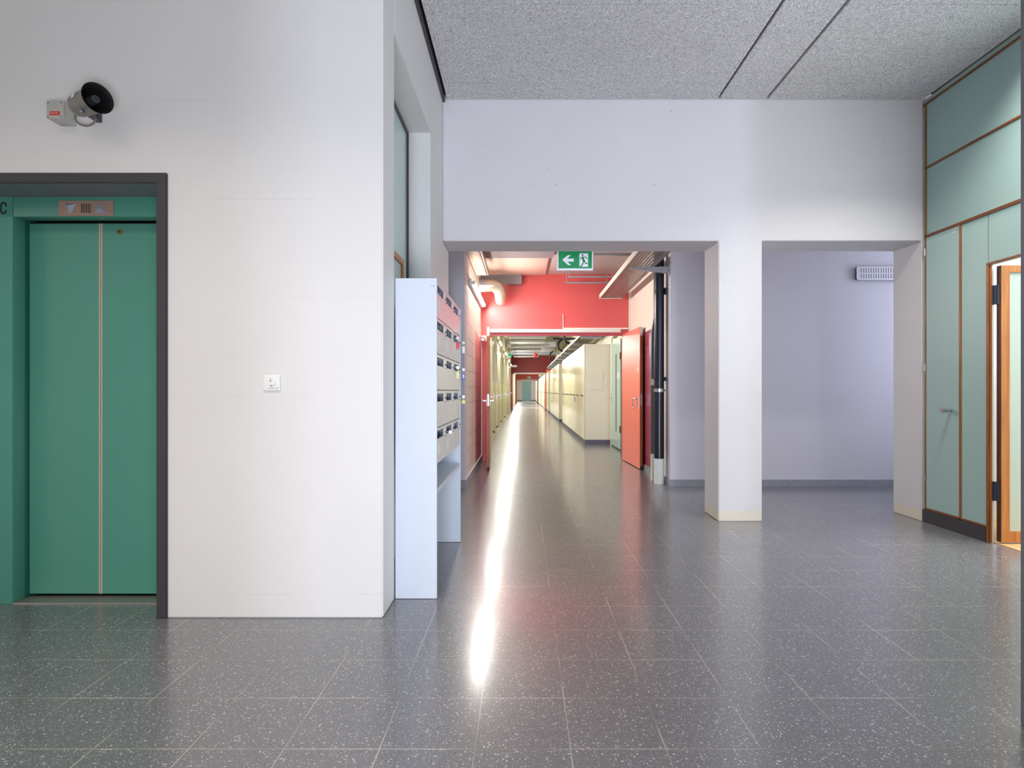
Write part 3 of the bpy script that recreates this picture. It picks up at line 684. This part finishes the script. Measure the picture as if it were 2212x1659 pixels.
# ventilation grille in the alcove
a, b = at(1848, 606, 6.93), at(1848, 577, 6.93)
V = thing('ventilation_grille', (a.x + .35, 6.95, a.z), 'white slotted ventilation grille high on the wall behind the pillar', 'vent')
B(a.x + .01, a.x + .69, 6.92, 6.95, a.z + .01, b.z - .01).build('backing', 'black', V)
m = MB(); hh = b.z - a.z
m.box(a.x, a.x + .7, 6.90, 6.92, a.z, a.z + hh * .13).box(a.x, a.x + .7, 6.90, 6.92, a.z + hh * .46, a.z + hh * .54).box(a.x, a.x + .7, 6.90, 6.92, b.z - hh * .1, b.z)
nn = 23
for i in range(nn + 1):
    xx = a.x + i * .68 / nn
    m.box(xx, xx + (.026 if i == 0 else .020), 6.902, 6.918, a.z, b.z)
m.build('grille', 'vent', V)

# ================================================================ FLUORESCENT WALL LAMPS
def lamp(y0, y1, z, x, label, power):
    t = thing('wall_lamp', (x, (y0 + y1) / 2, z - .03), label, 'lamp', 'fluorescent lamps along the left corridor wall')
    B(x - .03, x + .005, y0, y1, z - .035, z + .05, bev=.004).build('housing', 'white', t)
    MB().cyl((x + .03, y0 + .03, z), (x + .03, y1 - .03, z), .020, seg=12).build('tube', 'tube', t)
    for yy in (y0, y1 - .03): B(x + .005, x + .048, yy, yy + .03, z - .022, z + .022).build('end_cap', 'white', t)
    l = bpy.data.lights.new('lamp_light', 'AREA'); l.shape = 'RECTANGLE'; l.size = .05; l.size_y = y1 - y0; l.energy = power; l.color = (1, .965, .92)
    lo = bpy.data.objects.new('lamp_light', l); C.objects.link(lo); lo.location = (x + .07, (y0 + y1) / 2, z)
    lo.rotation_euler = (0, math.radians(-62), 0)   # aims into the corridor and down
    return t
lamp(7.35, 9.35, 2.53, -.665, 'bright fluorescent wall lamp beside the round duct elbow', 55)
lamp(11.0, 12.5, 2.55, -.70, 'fluorescent wall lamp just beyond the red double door', 62)
for i, yy in enumerate((16.2, 21, 26, 30.5)):
    lamp(yy, yy + 1.5, 2.55, -.70, f'fluorescent wall lamp of the long corridor, {ORD[i+1]} beyond the red door', 68)
for i, yy in enumerate((38, 45, 58)):
    lamp(yy, yy + 2, 2.5, -.68, f'distant fluorescent lamp beyond the maroon wall, {ORD[i]} in line', 330)

# ================================================================ LOCKER CABINETS (right side)
LX, LW, LH = 1.30, 1.02, 2.15
pr0 = thing('storage_cabinet', (LX, 12.35, 0), 'x', 'cabinet', 'tall cream cabinets lining the right side of the corridor')
B(LX + .02, 1.86, 12.35, 12.35 + LW, .1, LH).build('carcass', 'lockere', pr0)
for i in range(2): B(LX + .016, LX + .02, 12.35 + .3 * i + (LW / 2 - .31) * i, 12.36 + .51 * i, .105, LH - .01).build('door_seam', 'seam', pr0)
B(LX + .012, 1.86, 12.35 + .001, 12.35 + LW - .001, 0, .1).build('plinth', 'plinthb', pr0)
for i in range(2):
    d = B(LX, LX + .019, 12.354 + i * LW / 2, 12.346 + (i + 1) * LW / 2, .105, LH, bev=.0015, seg=1).build('door', 'locker', pr0)
hz = 1.045
MB().box(LX - .02, LX, 12.68, 12.82, hz - .018, hz + .010, bev=.003).tube([(LX - .01, 12.78, hz), (LX - .05, 12.78, hz), (LX - .05, 12.60, hz)], .010, 8).build('handle', 'dsteel', pr0)
pr0['label'] = 'cream storage cabinet nearest the red door, its pale end panel facing the hall'
groups = [('first row', 12.35, 7), ('second row, beyond the first gap', 21.2, 7), ('third row, just before the maroon wall', 30.1, 3),
          ('row just beyond the maroon wall', 35.2, 4), ('fifth row in the far corridor', 40.5, 7), ('row before the orange red wall', 49.3, 4), ('last row near the end wall', 56, 7)]
first = True; sides = {}
for gname, ys_, n in groups:
    for i in range(n):
        if first: first = False; continue
        c_ = copy_tree(pr0); c_.location = (LX, ys_ + i * LW, 0)
        c_['label'] = f'{ORD[i]} cream cabinet of the {gname}'
# near side faces of the second and later rows read olive: shaded side boards with their own tone
a, b = at(1271, 842, 12.33), at(1303, 800, 12.33)
o = MB().box(a.x, b.x, 12.344, 12.3495, CH + .02, CH + .44).build('notice_board', 'lockere'); tag(o, 'faint transparent notice holder on the end panel of the nearest cabinet', 'notice holder')
kk = thing('key', (LX - .04, 13.8, 1.0), 'key with blue tag hanging from a cream cabinet handle', 'key')
B(LX - .085, LX - .07, 13.78, 13.83, .90, .985).build('key_tag', 'tagb', kk); MB().cyl((LX - .078, 13.805, .985), (LX - .078, 13.805, 1.04), .004, seg=6).build('ring', 'steel', kk)

# ================================================================ YELLOW DOORS (left side of the long corridor)
yd = thing('cupboard_door', (-.74, 10.6, 0), 'tall yellow glazed corridor door, nearest to the red door', 'cupboard door', 'yellow doors along the left corridor wall')
B(-.739, -.70, 10.62, 11.66, .09, 2.30, bev=.004).build('leaf', 'ydoor', yd)
B(-.739, -.705, 11.66, 11.74, .09, 2.34).build('seam', 'seam', yd)
B(-.70, -.695, 10.85, 11.45, 1.35, 2.12).build('pane', 'galv', yd)
MB().box(-.70, -.692, 11.52, 11.57, .88, 1.10).tube([(-.70, 11.545, 1.02), (-.63, 11.545, 1.02), (-.63, 11.40, 1.02)], .012, 8).build('handle', 'steel', yd)
MB().cyl((-.70, 11.3, .22), (-.66, 11.3, .22), .025, seg=12).build('door_stop', 'dsteel', yd)
for i, yy in enumerate((12.45, 14.2, 16.9, 19.9, 23.4, 26.6, 29.6)):
    c_ = copy_tree(yd); c_.location = (-.74, yy, 0); c_['label'] = f'tall yellow glazed corridor door, {ORD[i+1]} on the left beyond the red door'

# ================================================================ SERVICES OVER THE LONG CORRIDOR
T3 = thing('cable_tray', (1.5, 21, 2.42), 'long olive grey cable tray above the cream cabinets', 'cable tray')
m = MB().box(1.34, 1.70, 10.2, 32.8, 2.42, 2.425).box(1.33, 1.34, 10.2, 32.8, 2.42, 2.49).box(1.70, 1.71, 10.2, 32.8, 2.42, 2.48); m.build('tray_base', 'tray2', T3)
MB().box(1.322, 1.33, 10.2, 32.8, 2.42, 2.475).build('edge_rail', 'galv', T3)
for i in range(12): B(1.34, 1.885, 11.6 + i * 1.85, 11.66 + i * 1.85, 2.36, 2.42).build('cross_bracket', 'galv', T3)
for x, r, lb in ((1.42, .035, 'inner'), (1.54, .05, 'outer')):
    o = MB().tube([(x, 10.0, 2.50 + r), (x, 32.6, 2.50 + r)], r, 12).build('service_pipe', 'tray2'); tag(o, f'{lb} long pipe lying in the tray over the cream cabinets', 'pipe')
T4 = thing('cable_tray', (1.5, 44, 2.4), 'short far cable tray beyond the maroon wall', 'cable tray')
B(1.25, 1.65, 44, 53.8, 2.36, 2.42).build('tray_base', 'tray2', T4)
for yy in (45, 49, 53): B(1.3, 1.86, yy, yy + .06, 2.32, 2.36).build('cross_bracket', 'galv', T4)
for i, (yy, zz) in enumerate(((17.0, 2.75), (20.0, 2.72), (26.5, 2.74))):
    pts = [(1.36 + .16 * math.sin(t) * -1, yy, zz + .2 * math.cos(t)) for t in [k / 10 * PI for k in range(11)]]
    o = MB().tube(pts, .035, 10).build('hose_loop', 'black'); tag(o, f'black hose loop over the cable tray, {ORD[i]} from the red door', 'hose')
for i in range(6):
    yy = 19.3 + i * 2.25
    t = thing('ceiling_lamella', (.1, yy, 3.0), f'pale metal ceiling slat across the long corridor, {ORD[i]} from the red door', 'ceiling slat', 'metal ceiling slats of the long corridor')
    B(-.52, .78 + .0 * i, yy, yy + 1.35, 3.0, 3.03).build('slat', 'lamel', t)
    B(-.55, .82, yy - .12, yy - .04, 2.96, 3.0).build('rail', 'galv', t)
    for x in (-.5, .76): MB().cyl((x, yy - .08, 3.0), (x, yy - .08, 3.2), .01, seg=6).build('hanger', 'steel', t)
o = B(.8, 1.35, 24.0, 29.5, 2.98, 3.19).build('ventilation_box', 'far'); tag(o, 'pale lilac ventilation box under the corridor ceiling', 'ventilation duct')
o = B(.95, 1.86, 18.6, 18.7, 2.80, 2.86).build('dark_rail', 'black'); tag(o, 'black rail under the ceiling above the cream cabinets', 'rail')
o = B(-.745, 1.885, 27.5, 27.58, 2.88, 2.98).build('truss_bar', 'galv'); tag(o, 'long metal bar spanning the corridor before the maroon wall', 'rail')
o = MB().ball(at(1157, 767, 27.3), .10).cyl(at(1157, 767, 27.3), (at(1157, 767, 27.3).x, 27.3, 3.21), .012, seg=6).build('alarm_dome', 'redl'); o.location.z += 0; tag(o, 'small red alarm dome under the ceiling before the maroon wall', 'alarm')
B_ = at(1184, 811, 33.1)
o = B(1.305, 1.48, 33.0, 33.05, 2.15, 2.35).build('fire_notice', 'orange'); tag(o, 'small orange red sign over the cabinets at the maroon wall', 'sign')
a = at(1103, 793, 30); o = B(-.72, -.35, 29.9, 30, a.z, a.z + .1).build('wall_sign', 'exitw'); tag(o, 'small white sign sticking out of the left wall near the maroon wall', 'sign')
# door closer bits at the red wall
o = MB().box(-.69, -.60, 9.40, 9.48, 1.96, 2.05, bev=.01).tube([(-.69, 9.0, 2.0), (-.62, 9.42, 2.0)], .012, 8).build('door_closer', 'white'); tag(o, 'white door closer at the top left corner of the red double door', 'door closer')
o = MB().tube([(.655, 9.54, 2.17), (.655, 9.54, 2.42)], .006, 6).build('wall_cable', 'wallc'); tag(o, 'thin pale cable rising on the red wall above the door rail', 'cable')

# ================================================================ LIGHT
w = bpy.data.worlds.new('World'); bpy.context.scene.world = w; w.use_nodes = True
bg = w.node_tree.nodes['Background']; bg.inputs[0].default_value = (1, .955, .90, 1); bg.inputs[1].default_value = .8
def area(name, loc, target, sx, sy, e, col, spread=180):
    l = bpy.data.lights.new(name, 'AREA'); l.shape = 'RECTANGLE'; l.size = sx; l.size_y = sy; l.energy = e; l.color = col
    l.spread = math.radians(spread)
    o = bpy.data.objects.new(name, l); C.objects.link(o); o.location = loc
    o.rotation_euler = (Vector(target) - Vector(loc)).to_track_quat('-Z', 'Y').to_euler(); return o
area('window_light', (.6, -9, 1.9), (.6, 3, 1.9), .9, 2.6, 330, (.70, .79, 1))
area('ceiling_fill', (.5, -1.0, .3), (.6, 3.2, 3.7), 1.6, .8, 120, (.93, .94, 1))  # added fill to brighten ceiling and beam, no real lamp of the hall
area('ceiling_light', (-1.9, .3, 3.6), (-1.9, .9, 0), 3.0, .3, 55, (1, .88, .74), 120)
area('ceiling_light', (2.8, 3.7, 3.68), (2.8, 3.7, 0), 1.2, .2, 34, (1, .95, .86), 120)
area('side_wall_fill', (3.42, 2.7, 2.3), (-.7, 3.9, 2.2), 1.0, 1.8, 42, (.86, .90, 1))  # added fill for the bluish bounce on the side wall, no window here
area('side_room_light', (4.9, 3.6, 3.6), (4.9, 3.9, 0), 1.6, 1.6, 150, (1, .98, .96))
area('passage_window', (5.6, 6.2, 2.0), (2.0, 6.4, 1.3), .9, 2.2, 30, (.72, .80, 1))

# ================================================================ CAMERA
cam = bpy.data.cameras.new('camera'); co = bpy.data.objects.new('camera', cam); C.objects.link(co)
co.location = (0, 0, CH); co.rotation_euler = (PI / 2, 0, 0)
cam.sensor_fit = 'HORIZONTAL'; cam.sensor_width = 36; cam.lens = FPX / 2212 * 36
cam.shift_x = -(CX - 1106) / 2212; cam.shift_y = (CY - 829.5) / 2212
cam.clip_start = .05; cam.clip_end = 200
sc = bpy.context.scene; sc.camera = co
sc.view_settings.view_transform = 'Standard'; sc.view_settings.look = 'None'; sc.view_settings.exposure = 0
sc.cycles.use_denoising = True; sc.cycles.max_bounces = 6; sc.cycles.diffuse_bounces = 3; sc.cycles.glossy_bounces = 3
sc.cycles.use_adaptive_sampling = True; sc.cycles.adaptive_threshold = .04
sc.cycles.sample_clamp_indirect = 6
